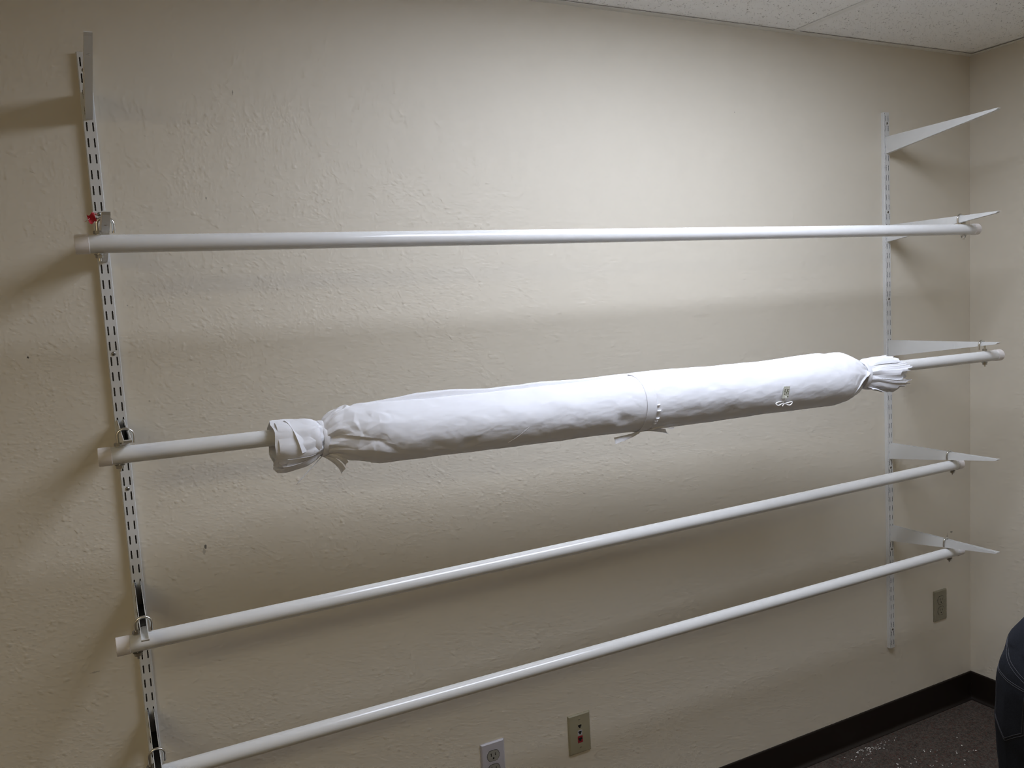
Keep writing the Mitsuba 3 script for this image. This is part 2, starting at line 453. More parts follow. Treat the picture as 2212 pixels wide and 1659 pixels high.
ORD = ['topmost', 'second', 'third', 'fourth', 'lowest']
LEFT_D = [(.0052, .0036), (.0046, .0036), (.0015, .0035), (-.0030, .004), (-.002, .003)]
RIGHT_D = [(0, .0072), (0, .0008), (0, -.0004), (0, -.0012), (0, -.001)]
for i, h in enumerate(HOOK):
    tail = ['holding no pole', 'above the first pole', 'above the wrapped roll pole', 'above the third pole down', 'above the bottom pole'][i]
    bracket(0.0, h, *LEFT_D[i], f'{ORD[i]} white tapered bracket on the left standard, {tail}')
for i, h in enumerate(HOOK):
    tail = ['holding no pole', 'above the first pole', 'above the wrapped roll pole', 'above the third pole down', 'above the bottom pole'][i]
    bracket(W, h, *RIGHT_D[i], f'{ORD[i]} white tapered bracket on the right standard, {tail}')

# ------------------------------------------------------------------ poles and their hook bolts
R = 0.0163
POLES = [  # left (y, z), right (y, z), x of both ends
    (-.2753, 1.7324, -.2718, 1.7316, -.048, 2.436), (-.2460, 1.3466, -.3396, 1.3431, -.047, 2.440),
    (-.2777, .9968, -.2320, .9908, -.051, 2.412), (-.2152, .7010, -.2200, .7005, -.050, 2.428)]
PL = ['topmost long white pole hung from the brackets', 'long white pole that carries the paper wrapped roll',
      'bare white pole just below the wrapped roll', 'lowest long white pole, above the wall outlets']


def at_x(p, x):
    f = x / W
    return np.array([x, p[0] + (p[2] - p[0]) * f, p[1] + (p[3] - p[1]) * f])


for i, p in enumerate(POLES):
    t = thing('hanging_pole', PL[i], 'pole', 'white hanging poles')
    A, B = at_x(p, p[4]), at_x(p, p[5]); d = (B - A) / np.linalg.norm(B - A); Ln = np.linalg.norm(B - A)
    obj('tube', lathe([(.003, R - .002), (.003, R), (Ln - .003, R), (Ln - .003, R - .002)], A, d, 56), 'mat_pole', t, smooth=40)
    for e, (o, ax) in enumerate(((A, d), (B, -d))):
        c = obj('end_cap', lathe([(.0022, 0), (.0022, R - .0035), (.0005, R - .002), (0, R + .0002), (.0006, R + .0011), (.0225, R + .0011), (.0233, R + .0002)], o, ax, 48), 'mat_cap', t, smooth=35,
                label='pinkish white plastic end cap')


def hook_bolt(p, x, short, label, hoist=0.0):
    """J-shaped bolt over a bracket: short = side (+1 or -1 in x) of the short leg; the long leg goes down through the pole."""
    t = thing('hook_bolt', label, 'hook bolt', 'bent hook bolts holding the poles')
    c = at_x(p, x[0]); cx, y = x[0] + x[1], c[1]
    zt_ = x[2] + .0036                # bend's centre line clears the bracket's top
    r, rb = .0029, .0135
    th = np.linspace(0, np.pi, 15)
    arc = np.c_[cx + short * rb * np.cos(th), np.full(15, y), zt_ - rb * .85 + rb * .85 * np.sin(th)]
    zs = zt_ - .027
    zl = c[2] - R - .014
    path = np.vstack([[[cx + short * rb, y, zs]], [[cx + short * rb, y, zs + .01]], arc, [[cx - short * rb, y, c[2] + .005]], [[cx - short * rb, y, zl]]])
    obj('rod', tube(path, r, 12), 'mat_zinc', t, smooth=40)
    lx = cx - short * rb
    obj('nut', hexnut((lx, y, c[2] - R - .0055), .0066, .0058), 'mat_zinc_dull', t)
    obj('nut', hexnut((lx, y, c[2] + R + .0042), .0066, .0055), 'mat_zinc_dull', t)
    obj('washer', lathe([(0, .003), (0, .0088), (.0012, .0088), (.0012, .003)], (lx, y, c[2] - R - .0026), (0, 0, 1), 20), 'mat_zinc_dull', t, smooth=30)
    return t, np.array([lx, y, c[2]])


def top_at(h, y, D):
    return Z0 - PITCH * (h - .15) + D[1] * (-y - DF) / LB


BL = ['upper pole', 'pole with the wrapped roll', 'bare pole below the roll', 'lowest pole']
LEGS = []
for i, p in enumerate(POLES):
    y = p[0]
    t, leg = hook_bolt(p, (0.0, LEFT_D[i + 1][0] * (-y - DF) / LB, top_at(HOOK[i + 1], y, LEFT_D[i + 1])), +1, f'bent zinc hook bolt at the left end of the {BL[i]}')
    LEGS.append(leg)
for i, p in enumerate(POLES):
    y = p[2]
    hook_bolt(p, (W, 0.0, top_at(HOOK[i + 1], y, RIGHT_D[i + 1])), -1, f'bent zinc hook bolt at the right end of the {BL[i]}')

# crumpled red price sticker on the top left hook bolt
st = thing('price_sticker', 'crumpled red sticker stuck to the hook bolt beside the left standard', 'sticker')
lg = LEGS[0] + [0, 0, R + .030]
u, v = np.meshgrid(np.linspace(0, 1, 9), np.linspace(0, 1, 9), indexing='ij')
S = lg + np.stack([-.002 - .012 * u + .003 * v, -.004 - .003 * np.sin(u * 5 + v * 3), .008 - .004 * u - .015 * v + .002 * np.sin(7 * u)], -1)
obj('label', sheet(S, .0004), 'mat_red', st)
S2 = lg + np.stack([-.010 - .011 * u, -.004 - .004 * np.sin(u * 6), -.001 - .002 * v - .006 * np.sin(u * 2.6) * (1 - .5 * v)], -1)
obj('torn_edge', sheet(S2, .0004), 'mat_pink', st, label='pale pink torn edge')
S3 = lg + np.stack([-.001 + .004 * u, -.0045 + .001 * np.sin(v * 9), .009 - .002 * u - .004 * v], -1)
obj('torn_edge', sheet(S3, .0004), 'mat_pink', st, label='pale pink torn edge')

# ------------------------------------------------------------------ the wrapped roll on the second pole
roll = thing('wrapped_roll', 'long fabric roll wrapped in white paper on the second pole', 'wrapped roll')
C = np.array([(.259, -.0102, .0412), (.292, -.015, .0455), (.322, -.0155, .0450), (.348, -.0138, .0385), (.361, -.0125, .0335), (.372, -.009, .0385), (.390, -.0055, .047),
              (.425, -.0073, .0555), (.462, -.0105, .0622), (.484, -.0122, .0642), (.560, -.0165, .0632), (.651, -.0165, .0634), (.741, -.0172, .0638), (.931, -.0170, .0650),
              (1.103, -.0160, .0682), (1.293, -.0143, .0700), (1.459, -.0150, .0692), (1.636, -.0133, .0725), (1.703, -.0127, .0732), (1.729, -.0145, .0715), (1.759, -.0115, .0695),
              (1.797, -.0100, .0605), (1.837, -.0125, .0430), (1.852, -.0118, .0365), (1.862, -.0117, .0360), (1.884, -.0117, .0400), (1.925, -.0149, .0435), (1.955, -.0160, .0400)])
from scipy.interpolate import PchipInterpolator
fz, fr_ = PchipInterpolator(C[:, 0], C[:, 1]), PchipInterpolator(C[:, 0], C[:, 2])
P2 = POLES[1]


def axis_at(x):
    x = np.asarray(x, float)
    f = x / W
    return np.stack([x, P2[0] + (P2[2] - P2[0]) * f, P2[1] + (P2[3] - P2[1]) * f], -1)


NECKL, NECKR = .361, 1.857


from scipy.interpolate import LinearNDInterpolator


def facets(seed, step, x0, x1, amp):
    """crumpled paper: random heights joined by flat triangles over (x, girth); girth wraps around"""
    r_ = np.random.default_rng(seed); n = int((x1 - x0) / step * 2 * np.pi * .067 / step)
    P = np.c_[r_.uniform(x0, x1, n), r_.uniform(-np.pi, np.pi, n)]; h = r_.uniform(-1, 1, n) * amp
    Q = np.vstack([P, P + [0, 2 * np.pi], P - [0, 2 * np.pi]]); Q[:, 1] *= .067
    f = LinearNDInterpolator(Q, np.tile(h, 3), fill_value=0.0)
    return lambda x, t: f(np.c_[np.ravel(x), np.ravel(t) * .067]).reshape(np.shape(x))


fac_fine, fac_mid, fac_big = facets(2, .016, .22, 2.0, 1.0), facets(3, .034, .2, 2.02, 1.0), facets(4, .085, .15, 2.1, 1.0)
saw = lambda q: 2 * np.abs(q / (2 * np.pi) - np.floor(q / (2 * np.pi) + .5)) * 2 - 1      # sharp triangular wave


def roll_radius(x, th):
    """x, th arrays: th = 0 faces the room, pi/2 up, pi the wall."""
    r = fr_(x)
    px = lambda c, w: np.exp(-((x - c) / w) ** 2)
    near = np.clip(np.maximum(px(NECKL, .045), px(NECKR, .04)), 0, 1)
    tight = np.clip(np.maximum(px(NECKL, .010), px(NECKR, .010)), 0, 1)
    warp = fac_big(x, th)
    pl = saw(th * 11 + 2.2 * warp + 2 * np.sin(x * 25)); pl2 = saw(th * 6.0 + 2.5 * warp + x * 14)
    r = r * (1 + near * (1 - .75 * tight) * (.075 * pl + .06 * pl2))
    endw = np.clip(np.maximum(np.exp(-((x - .42) / .085) ** 4), px(1.80, .055)), 0, 1)
    r = r + endw * (.0032 * fac_mid(x, th) + .0012 * fac_fine(x, th)) + .0011 * warp + .0006 * fac_mid(x, th)
    # triangular tuck folded into the right end under an overhanging lip
    u = np.clip((x - 1.768) / (1.852 - 1.768), 0, 1); tt = -.85 + .92 * u ** .6; tb = -.95 - .25 * u
    v = (th - tb) / np.maximum(tt - tb, 1e-4); end = np.clip((1.856 - x) / .008, 0, 1)
    r = r - np.where((v > 0) & (v < 1.02), .034 * u ** .5 * np.clip(v, 0, 1) ** 1.1 * np.clip((1.02 - v) / .12, 0, 1) * end, 0)
    r = r + .0075 * np.sqrt(u) * end * np.exp(-((v - 1.09) / .08) ** 2)
    r = np.maximum(r, np.minimum(fr_(x) * .9, .022))
    # same on the left end, shallower
    u = np.clip((.478 - x) / (.478 - .372), 0, 1); tt = -.18 + .25 * u; tb = -.42 - .3 * u
    v = (th - tb) / np.maximum(tt - tb, 1e-4)
    r = r - np.where((v > 0) & (v < 1), .0085 * u ** .7 * np.clip(v, 0, 1) ** 1.5 * np.clip((1.05 - v) / .25, 0, 1) * np.clip((x - .366) / .02, 0, 1), 0)
    # dimples along the belly
    for (cx, ct, w, k) in ((.66, -.62, .018, .004), (1.045, -.45, .022, .004), (1.02, -.5, .012, -.002), (.90, -.75, .02, .002), (1.25, -.4, .04, .002), (1.35, -.6, .03, .002), (.585, -.55, .03, .003), (1.62, -.35, .05, .002)):
        r = r - k * np.exp(-((x - cx) / w) ** 2 - ((th - ct) / .22) ** 2)
    return r


def roll_point(x, th, lift=0.0):
    x, th = np.broadcast_arrays(np.asarray(x, float), np.asarray(th, float))
    a = axis_at(x); r = roll_radius(x, th) + lift
    a = a + np.stack([0 * x, -r * np.cos(th), fz(x) + r * np.sin(th)], -1)
    return a


# body of the wrap: lathe-like grid, open collars at both ends turned in against the pole
xs_ = np.unique(np.r_[np.linspace(.268, .50, 150), np.linspace(.50, 1.70, 260), np.linspace(1.70, 1.945, 160)])
th_ = np.linspace(-np.pi, np.pi, 241)
X, TH = np.meshgrid(xs_, th_, indexing='ij')
G = roll_point(X, TH)
bodym = grid(G); bodym.faces = bodym.faces[:, ::-1]
bodym.merge_vertices()
# inner discs closing the ends a little way inside the collars
obj('paper_cover', bodym, 'mat_paper', roll, smooth=True)


def band(x, w, lift, wob=.002, n=121, skew=0.0):
    th = np.linspace(-np.pi, np.pi, n)
    s = np.linspace(-w / 2, w / 2, 5)
    TT, SS = np.meshgrid(th, s, indexing='ij')
    xx = x + SS + skew * np.cos(TT) + wob * np.sin(3 * TT)
    rr = fr_(np.full_like(xx, x)) + lift - 1.2 * (SS / w) ** 2 * .003
    return axis_at(xx) + np.stack([0 * xx, -rr * np.cos(TT), fz(np.full_like(xx, x)) + rr * np.sin(TT)], -1)


def ribbon(pts, w, wdir, n=26, w1=None, curl=0.0):
    """strip along pts, width direction wdir"""
    P = spline(pts, n); wd = np.asarray(wdir, float); wd /= np.linalg.norm(wd)
    ww = np.linspace(w, w if w1 is None else w1, n)[:, None, None]
    s = np.linspace(-.5, .5, 7)[None, :, None]
    tan = np.gradient(P, axis=0); nn = np.cross(tan, wd); nn /= np.maximum(np.linalg.norm(nn, axis=1, keepdims=True), 1e-9)
    return P[:, None, :] + ww * s * wd + curl * (4 * s ** 2 - .3) * nn[:, None, :]


tb = obj('tie', sheet(band(NECKL, .0115, .0030, .001, skew=.004), .0012), 'mat_paper_flat', roll, smooth=40, label='paper strip tied around the left neck')
kb = axis_at(NECKL) + [0, -.006, float(fz(NECKL)) - .036]
obj('tail', sheet(ribbon([kb + [0, .002, .002], kb + [.016, -.006, -.008], kb + [.028, -.008, -.020], kb + [.037, -.006, -.036]], .009, (.6, .3, .5), w1=.014, curl=.002), .0006), 'mat_paper_flat', tb, smooth=40)
obj('tail', sheet(ribbon([kb + [.004, -.004, .004], kb + [.022, -.012, -.001], kb + [.036, -.014, -.010], kb + [.043, -.012, -.021]], .008, (.55, .2, .6), w1=.011, curl=.003), .0006), 'mat_paper_flat', tb, smooth=40)
obj('tail', sheet(ribbon([kb + [-.002, -.004, .002], kb + [-.020, -.010, -.012], kb + [-.040, -.014, -.028], kb + [-.060, -.016, -.046]], .006, (.5, -.3, .65), w1=.0065, curl=.001), .0006), 'mat_paper_flat', tb, smooth=40)
tr = obj('tie', sheet(band(NECKR, .014, .0032, .0012, skew=-.003), .0012), 'mat_paper_flat', roll, smooth=40, label='paper strip tied around the right neck')
kr = axis_at(NECKR) + [.004, -.022, float(fz(NECKR)) - .031]
loop = [kr, kr + [.03, -.006, -.004], kr + [.062, -.008, -.004], kr + [.080, -.008, -.010], kr + [.066, -.010, -.017], kr + [.035, -.010, -.012], kr + [.008, -.006, -.006]]
obj('bow_loop', sheet(ribbon(loop, .011, (.1, .8, .5), n=44), .0006), 'mat_paper_flat', tr, smooth=40)
obj('tail', sheet(ribbon([kr, kr + [.02, -.004, -.006], kr + [.040, -.006, -.016]], .010, (.1, .7, .6), w1=.004), .0006), 'mat_paper_flat', tr, smooth=40)
# band round the middle with its bow underneath
XM = 1.118
tm = obj('tie', sheet(band(XM, .027, .0022, .0008), .0008), 'mat_paper_flat', roll, smooth=40, label='paper strip tied around the middle with gathered edge')
RM = float(fr_(XM)); cm = axis_at(XM) + [0, 0, float(fz(XM))]
km = cm + [-.005, -.020, -RM + .001]
obj('tail', sheet(ribbon([km, km + [-.025, -.004, -.005], km + [-.055, -.006, -.009], km + [-.074, -.004, -.012]], .006, (.15, .6, .8), w1=.017, curl=.002), .0006), 'mat_paper_flat', tm, smooth=40)
obj('tail', sheet(ribbon([km, km + [.025, -.006, .001], km + [.050, -.010, -.003], km + [.074, -.010, -.009]], .006, (.1, .85, .5), w1=.02, curl=.003), .0006), 'mat_paper_flat', tm, smooth=40)
obj('tail', sheet(ribbon([km + [.03, -.014, .003], km + [.055, -.020, .006], km + [.070, -.022, .003], km + [.088, -.020, .001]], .005, (.1, .85, .5), w1=.004, curl=.001), .0006), 'mat_paper_flat', tm, smooth=40)
for q, (tt, sc) in enumerate(((-.02, .8), (-.22, 1.0), (-.50, .9), (-.62, .8), (-.74, .7))):
    e = np.linspace(0, 1, 9); wv = np.linspace(-1, 1, 7)
    E, Wv = np.meshgrid(e, wv, indexing='ij')
    xx = XM + .0125 + .012 * sc * E
    tt2 = tt + .035 * Wv * (1 - .5 * E) + .02 * E
    pts = roll_point(xx, tt2, .0018 + .0035 * sc * np.sin(np.pi * E) * (1 - Wv ** 2))
    obj('gather', sheet(pts, .0006), 'mat_paper_flat', tm, smooth=40)

cx_ = np.linspace(.800, .755, 24)
obj('crease', tube(roll_point(cx_, np.linspace(-.22, -.80, 24), .0002), .0006, 6), 'mat_paper_flat', roll, label='thin diagonal crease in the paper')
# loose edge of the paper standing up along the top
xl = np.linspace(.455, 1.42, 90); ss = np.linspace(0, 1, 8)
XX, SS = np.meshgrid(xl, ss, indexing='ij')
env = np.clip((XX - .455) / .12, 0, 1) ** .8 * np.clip((1.42 - XX) / .75, 0, 1) ** .9
hgt = (.0135 * env) * (1 + .18 * np.sin(XX * 23) * env)
th0 = 1.62 + .06 * np.sin(XX * 6)
base_ = roll_point(XX, th0, .0004)
lip = base_ + np.stack([0 * XX, .001 + .002 * SS ** 3, SS * hgt - .002], -1)
lip[:, -1, 1] += .004; lip[:, -1, 2] -= .0005
obj('loose_edge', sheet(lip, .0006), 'mat_paper_flat', roll, smooth=40, label='loose paper edge standing along the top')

# collar of the left end: layered torn sheets flaring round the pole
def collar(x0, x1, lift0, lift1, t0, t1, seed, jag, n=30, m=60):
    r_ = np.random.default_rng(seed)
    th = np.linspace(t0, t1, m)
    prof = np.interp(th, np.linspace(t0, t1, 11), r_.uniform(-1, 1, 11)) * jag
    s = np.linspace(0, 1, n)
    S_, T_ = np.meshgrid(s, th, indexing='ij')
    xx = x0 + (x1 + prof[None, :] - x0) * S_
    xs0 = np.clip(xx, .262, 1.95)
    rr = roll_radius(xs0, T_) + lift0 + (lift1 - lift0) * S_ + .002 * np.sin(T_ * 6 + seed) * S_
    return axis_at(xx) + np.stack([0 * xx, -rr * np.cos(T_), fz(xs0) + rr * np.sin(T_)], -1)


obj('collar', sheet(collar(.350, .262, .0006, .001, -3.1, 3.1, 4, .003, m=120), .0006), 'mat_paper_flat', roll, smooth=40)
obj('collar', sheet(collar(.345, .270, .001, .014, -2.6, -.75, 5, .007), .0006), 'mat_paper_flat', roll, smooth=40, label='torn flaring edge of the paper')
obj('collar', sheet(collar(.340, .285, .002, .009, -1.9, -.5, 8, .005), .0006), 'mat_paper_flat', roll, smooth=40, label='torn flaring edge of the paper')
obj('collar', sheet(collar(.34, .2685, .0015, .0025, -.9, 2.2, 9, .001), .0006), 'mat_paper_flat', roll, smooth=40)
# folded square flap on the left collar
e, f = np.meshgrid(np.linspace(0, 1, 24), np.linspace(0, 1, 24), indexing='ij')
tt = 1.45 - 1.75 * f
xx = .352 - (.064 - .022 * f) * e
rr = roll_radius(np.full_like(tt, .325), .3 + 0 * tt) * 0 + .0455 + .006 * e - .006 * (1 - e) + .0035 * np.sin(e * 5 + f * 2)
fl = axis_at(xx) + np.stack([0 * xx, -rr * np.cos(tt), -.0145 + rr * np.sin(tt)], -1)
obj('folded_flap', sheet(fl, .0006), 'mat_paper_flat', roll, smooth=40, label='folded square paper flap on the left collar')
# right tuft: several pointed petals
for q, (t0, t1, x1, lft, jag) in enumerate(((-.3, .9, 1.985, .004, .012), (.7, 2.0, 1.965, .010, .010), (-1.3, -.25, 1.968, .012, .006), (-2.2, -1.2, 1.962, .002, .005), (1.8, 3.6, 1.960, .004, .006), (-.75, .2, 1.95, .018, .008), (.15, .62, 1.985, .017, .016), (-.62, -.22, 1.972, .024, .012))):
    obj('tuft', sheet(collar(1.862, x1, .0008, lft, t0, t1, 20 + q, jag), .0006), 'mat_paper_flat', roll, smooth=40)

# cardboard tag tied on with white string
tg = thing('string_tag', 'small printed card tag tied with white string to the wrapped roll', 'tag')
o = roll_point(1.520, -.12) + [0, -.0035, 0]
ux = np.array([.020, -.0005, -.0012]); uz = np.array([.0085, .001, .030])
Tg = o + (np.linspace(-.5, .5, 7)[:, None, None] * ux + np.linspace(-.5, .5, 9)[None, :, None] * uz)
obj('card', sheet(Tg, .0006), 'mat_tag', tg)
nrm = np.cross(ux, uz); nrm /= np.linalg.norm(nrm); exu = ux / np.linalg.norm(ux); ezu = uz / np.linalg.norm(uz)


def glyph(a, b, path, w=.0005):
    """stroke on the card: a, b = position across and along the card (-.5 to .5)"""
    P = np.array([o + (a + q[0]) * ux + (b + q[1]) * uz + nrm * .0007 for q in path])
    return sweep(P, circ(w, 5))


r_ = np.random.default_rng(3)
mid_ = [glyph(0, 0, [(.02, -.24), (.03, -.16)], .0008), glyph(0, 0, [(.05, -.10), (.06, 0), (.12, .08), (.13, .18), (.04, .26)], .0007)]
left_ = [glyph(-.24, b, [(-.1, s1), (.0, .03), (.1, s1 * .5)], .0004) for b, s1 in ((-.18, .03), (-.12, -.02), (.0, .03), (.08, -.03), (.16, .02), (.22, .0))]
right_ = [glyph(.34, b, [(-.08, s1), (.0, -.02), (.08, s1)], .0004) for b, s1 in ((-.38, .03), (-.28, -.03), (-.18, .03), (-.08, .0), (.02, .03), (.12, -.03), (.22, .02))]
for ms in (mid_, left_, right_):
    obj('lettering', cat(ms), 'mat_ink', tg)
b0 = o - uz * .30 + nrm * .0012; kn = roll_point(1.517, -.52, .004)
obj('string', tube(spline([b0, b0 - uz * .25 + nrm * .001, (b0 + kn) / 2 - [0, .003, .002], kn], 14), .0009, 8), 'mat_string', tg, smooth=40)
bw = [kn] + [kn + np.array(q) * [.78, 1, .8] for q in ((-.020, -.003, .006), (-.034, -.003, .001), (-.026, -.003, -.004), (-.004, -.003, 0), (.012, -.003, -.005), (.032, -.004, -.006), (.036, -.004, -.001), (.016, -.004, 0), (0, -.003, -.003), (-.006, -.003, -.009))]
obj('bow', tube(spline(bw, 70), .0015, 8), 'mat_string', tg, smooth=40)

# ------------------------------------------------------------------ outlets
def plate_mesh(w, h, t=.0055, bev=.0035):
    a = Polygon([(-w / 2, -h / 2), (w / 2, -h / 2), (w / 2, h / 2), (-w / 2, h / 2)]).buffer(-.0015).buffer(.0015, 4)
    base = extr(a, .0022)
    V = np.array(a.exterior.coords)[:-1]; inn = np.array(affinity.scale(a, (w - 2 * bev) / w, (h - 2 * bev) / h).exterior.coords)[:-1]
    n = len(V)
    P = np.vstack([np.c_[V, np.full(n, .0022)], np.c_[inn, np.full(n, t)], [[0, 0, t]]])
    F = []
    for i in range(n):
        j = (i + 1) % n
        F += [[i, j, n + j], [i, n + j, n + i], [2 * n, n + i, n + j]]
    return base, trimesh.Trimesh(P, np.array(F), process=False)


def on_wall(m, x, z, y=0.0):
    return frame_mesh(m, (x, -y, z), (1, 0, 0), (0, 0, 1), (0, -1, 0))


def duplex(x, z, mat, smat, label, gap=True):
    t = thing('wall_outlet', label, 'outlet')
    b, f = plate_mesh(.070, .1145)
    obj('plate', on_wall(cat(b, f), x, z, .0003), mat, t)
    for s in (1, -1):
        cz = z + s * .0195
        shp = Point(0, 0).buffer(.0172, 24).intersection(sbox(-.02, -.0145, .02, .0145))
        rim = extr(shp.buffer(.0011).difference(shp), .0004)
        r1 = obj('receptacle', on_wall(extr(shp, .0009), x, cz, .0057), smat, t)
        obj('gap', on_wall(rim, x, cz, .0057), 'mat_black', r1)
        sl = [extr(sbox(-.0074, -.001, -.0052, .008), .0004), extr(sbox(.0052, .000, .0071, .0072), .0004)]
        g = extr(Point(0, -.0068).buffer(.0024, 10).union(sbox(-.0024, -.0090, .0024, -.0068)), .0004)
        obj('pin_hole', on_wall(cat(sl + [g]), x, cz, .0064), 'mat_black', r1)
    obj('screw', on_wall(trimesh.creation.cylinder(radius=.0032, height=.0012, sections=20), x, z, .0061), mat, t, smooth=40)
    return t


duplex(.8118, .3665, 'mat_plate_white', 'mat_socket', 'white duplex power outlet plate at the bottom edge, left of the jack plate')
duplex(2.6262, .4010, 'mat_ivory_shadow', 'mat_ivory_shadow', 'ivory duplex power outlet plate between right standard and room corner')
jp = thing('jack_plate', 'ivory wall plate with two phone jacks and a red jack', 'jack plate')
b, f = plate_mesh(.0715, .1160)
JX, JZ = 1.0822, .3675
obj('plate', on_wall(cat(b, f), JX, JZ, .0003), 'mat_ivory', jp)


def jack_shape(w, h):
    return Polygon([(-w / 2, h / 2), (w / 2, h / 2), (w / 2, -h * .1), (w * .25, -h * .1), (w * .25, -h / 2), (-w * .25, -h / 2), (-w * .25, -h * .1), (-w / 2, -h * .1)])


for dz, w, fm, lb in ((.0215, .0105, 'mat_ivory', None), (.0030, .0105, 'mat_plate_white', 'white jack'), (-.0165, .0120, 'mat_jack_red', 'red jack')):
    j = obj('jack', on_wall(extr(sbox(-w / 2 - .0018, -.0070, w / 2 + .0018, .0070) if fm != 'mat_jack_red' else sbox(-.0078, -.0098, .0078, .0098), .0009), JX, JZ + dz, .0054), fm, jp, label=lb)
    obj('opening', on_wall(extr(jack_shape(w, .0095), .0003), JX, JZ + dz, .0062), 'mat_black', j)
for dz in (.0415, -.0400):
    s = obj('screw', on_wall(trimesh.creation.cylinder(radius=.0030, height=.0012, sections=18), JX, JZ + dz, .0058), 'mat_ivory', jp, smooth=40)
    obj('slot', on_wall(extr(sbox(-.0024, -.0005, .0024, .0005), .0003), JX, JZ + dz, .0063), 'mat_black', s)

# ------------------------------------------------------------------ plaster crumbs on the carpet
cr = []
r_ = np.random.default_rng(12)
for _ in range(170):
    a, bb = r_.normal(0, 1, 2)
    x, y = 2.20 + .14 * a, -.14 - abs(.11 * bb)
    if r_.random() < .35:
        x, y = 2.20 + .05 * a, -.035 - abs(.02 * bb)
    s = r_.uniform(.0007, .0022)
    m = trimesh.creation.icosahedron(); m.apply_scale([s * r_.uniform(.7, 2.2), s, s * .7]); m.apply_transform(trimesh.transformations.rotation_matrix(r_.uniform(0, 6), [0, 0, 1]))
    m.apply_translation([x, min(y, -.018), s * .5]); cr.append(m)
k = obj('plaster_crumbs', cat(cr), 'mat_crumb')
labels[k] = {'label': 'scattered white plaster crumbs on the carpet by the baseboard', 'category': 'crumbs', 'kind': 'stuff'}

# ------------------------------------------------------------------ person in dark jeans at the right edge
def ball(c, r, n=20):
    return m3.Manifold.sphere(r, n).translate([float(q) for q in c])


def bone(*cr_):
    return m3.Manifold.batch_hull([ball(c, r) for c, r in cr_])


def fuse(ms, edge=.02, it=8):
    m = m3.Manifold.batch_boolean(ms, m3.OpType.Add).refine_to_length(edge)
    q = m.to_mesh(); t = trimesh.Trimesh(q.vert_properties[:, :3], q.tri_verts, process=False)
    trimesh.smoothing.filter_taubin(t, iterations=it)
    return t


PX, PY, YAW, PS = 1.538, -1.145, math.radians(-26), 0.93
BEND = math.radians(78)               # the person stoops forward from the hips
pm = np.array([[math.cos(YAW), -math.sin(YAW), 0, PX], [math.sin(YAW), math.cos(YAW), 0, PY], [0, 0, 1, 0], [0, 0, 0, 1.0]]) @ np.diag([PS, PS, PS, 1.0])
HIP = np.array([0, 0, .90])


def tip(p, f=1.0):
    """a point of the upright body after stooping about the hips by BEND * f"""
    p = np.asarray(p, float) - HIP; c, s_ = math.cos(BEND * f), math.sin(BEND * f)
    return np.stack([p[..., 0] * c + p[..., 2] * s_, p[..., 1], p[..., 2] * c - p[..., 0] * s_], -1) + HIP


def pp(m):
    m = m.copy(); m.apply_transform(pm); return m


def hand(wrist, s):
    """relaxed hand hanging down: palm, four bent fingers and a thumb"""
    w = np.array(wrist); ms = [bone((w, .024), (w + [.006, 0, -.045], .020), (w + [.030, 0, -.080], .011), (w + [-.022, 0, -.080], .011))]
    for i, (fx, L) in enumerate(((.030, .068), (.012, .078), (-.006, .072), (-.022, .056))):
        a = w + [fx, 0, -.080]; q1 = a + [.002, -s * .006, -L * .42]; q2 = q1 + [0, -s * .014, -L * .30]; q3 = q2 + [0, -s * .016, -L * .20]
        ms += [bone((a, .0095), (q1, .0088)), bone((q1, .0088), (q2, .008)), bone((q2, .008), (q3, .0072))]
    a = w + [.020, 0, -.025]; q1 = a + [.026, -s * .012, -.028]; q2 = q1 + [.010, -s * .010, -.030]
    return ms + [bone((a, .014), (q1, .0105)), bone((q1, .0105), (q2, .009))]


def tb_(*cr_):
    return bone(*[(tip(c), r) for c, r in cr_])


skin = []
hd = np.array([.035, 0, 1.625])
skin += [tb_((hd + [-.015, 0, .035], .088), (hd + [.018, 0, .03], .078)), tb_((hd + [.03, 0, -.02], .062), (hd + [.055, 0, -.075], .036), (hd + [.0, 0, -.03], .068)),
         tb_((hd + [.088, 0, .0], .010), (hd + [.108, 0, -.028], .012), (hd + [.085, 0, -.03], .014)), tb_((hd + [.080, .018, -.062], .010), (hd + [.086, 0, -.060], .011), (hd + [.080, -.018, -.062], .010)),
         tb_((hd + [-.02, 0, -.06], .056), ((-.005, 0, 1.46), .062)), tb_(((0, .17, 1.41), .05), ((0, -.17, 1.41), .05), ((0, 0, 1.46), .06)),
         tb_(((0, .11, 1.33), .10), ((0, -.11, 1.33), .10), ((0, .09, 1.12), .10), ((0, -.09, 1.12), .10)), tb_(((0, .08, 1.12), .10), ((0, -.08, 1.12), .10), ((-.01, .08, .95), .10), ((-.01, -.08, .95), .10))]
for s in (1, -1):
    skin += [tb_((hd + [-.005, s * .082, -.005], .012), (hd + [-.012, s * .086, .022], .014), (hd + [-.006, s * .08, -.03], .008))]
    sh = tip((0, s * .195, 1.40)); el = sh + [.03, s * .04, -.275]; wr = el + [.09, -s * .02, -.23]
    skin += [bone((sh, .052), (el, .040)), bone((el, .040), (wr, .027))] + hand(wr, s)
    hp, kn_, an = np.array([-.02, s * .09, .90]), np.array([-.065, s * .10, .49]), np.array([-.07, s * .105, .09])
    skin += [bone((hp, .085), (kn_, .055)), bone((kn_, .055), (an, .040)), bone((an, .035), (an + [.10, s * .01, -.045], .030))]
pe = thing('person', 'stooping person in dark blue jeans seen from behind at the right edge', 'person')
obj('body', pp(fuse(skin, .014, 6)), 'mat_skin', pe, smooth=True)
for s in (1, -1):
    obj('eye', pp(trimesh.creation.icosphere(2, .0115).apply_translation(tip(hd + [.083, s * .031, .0]))), 'mat_eye', pe, smooth=True)
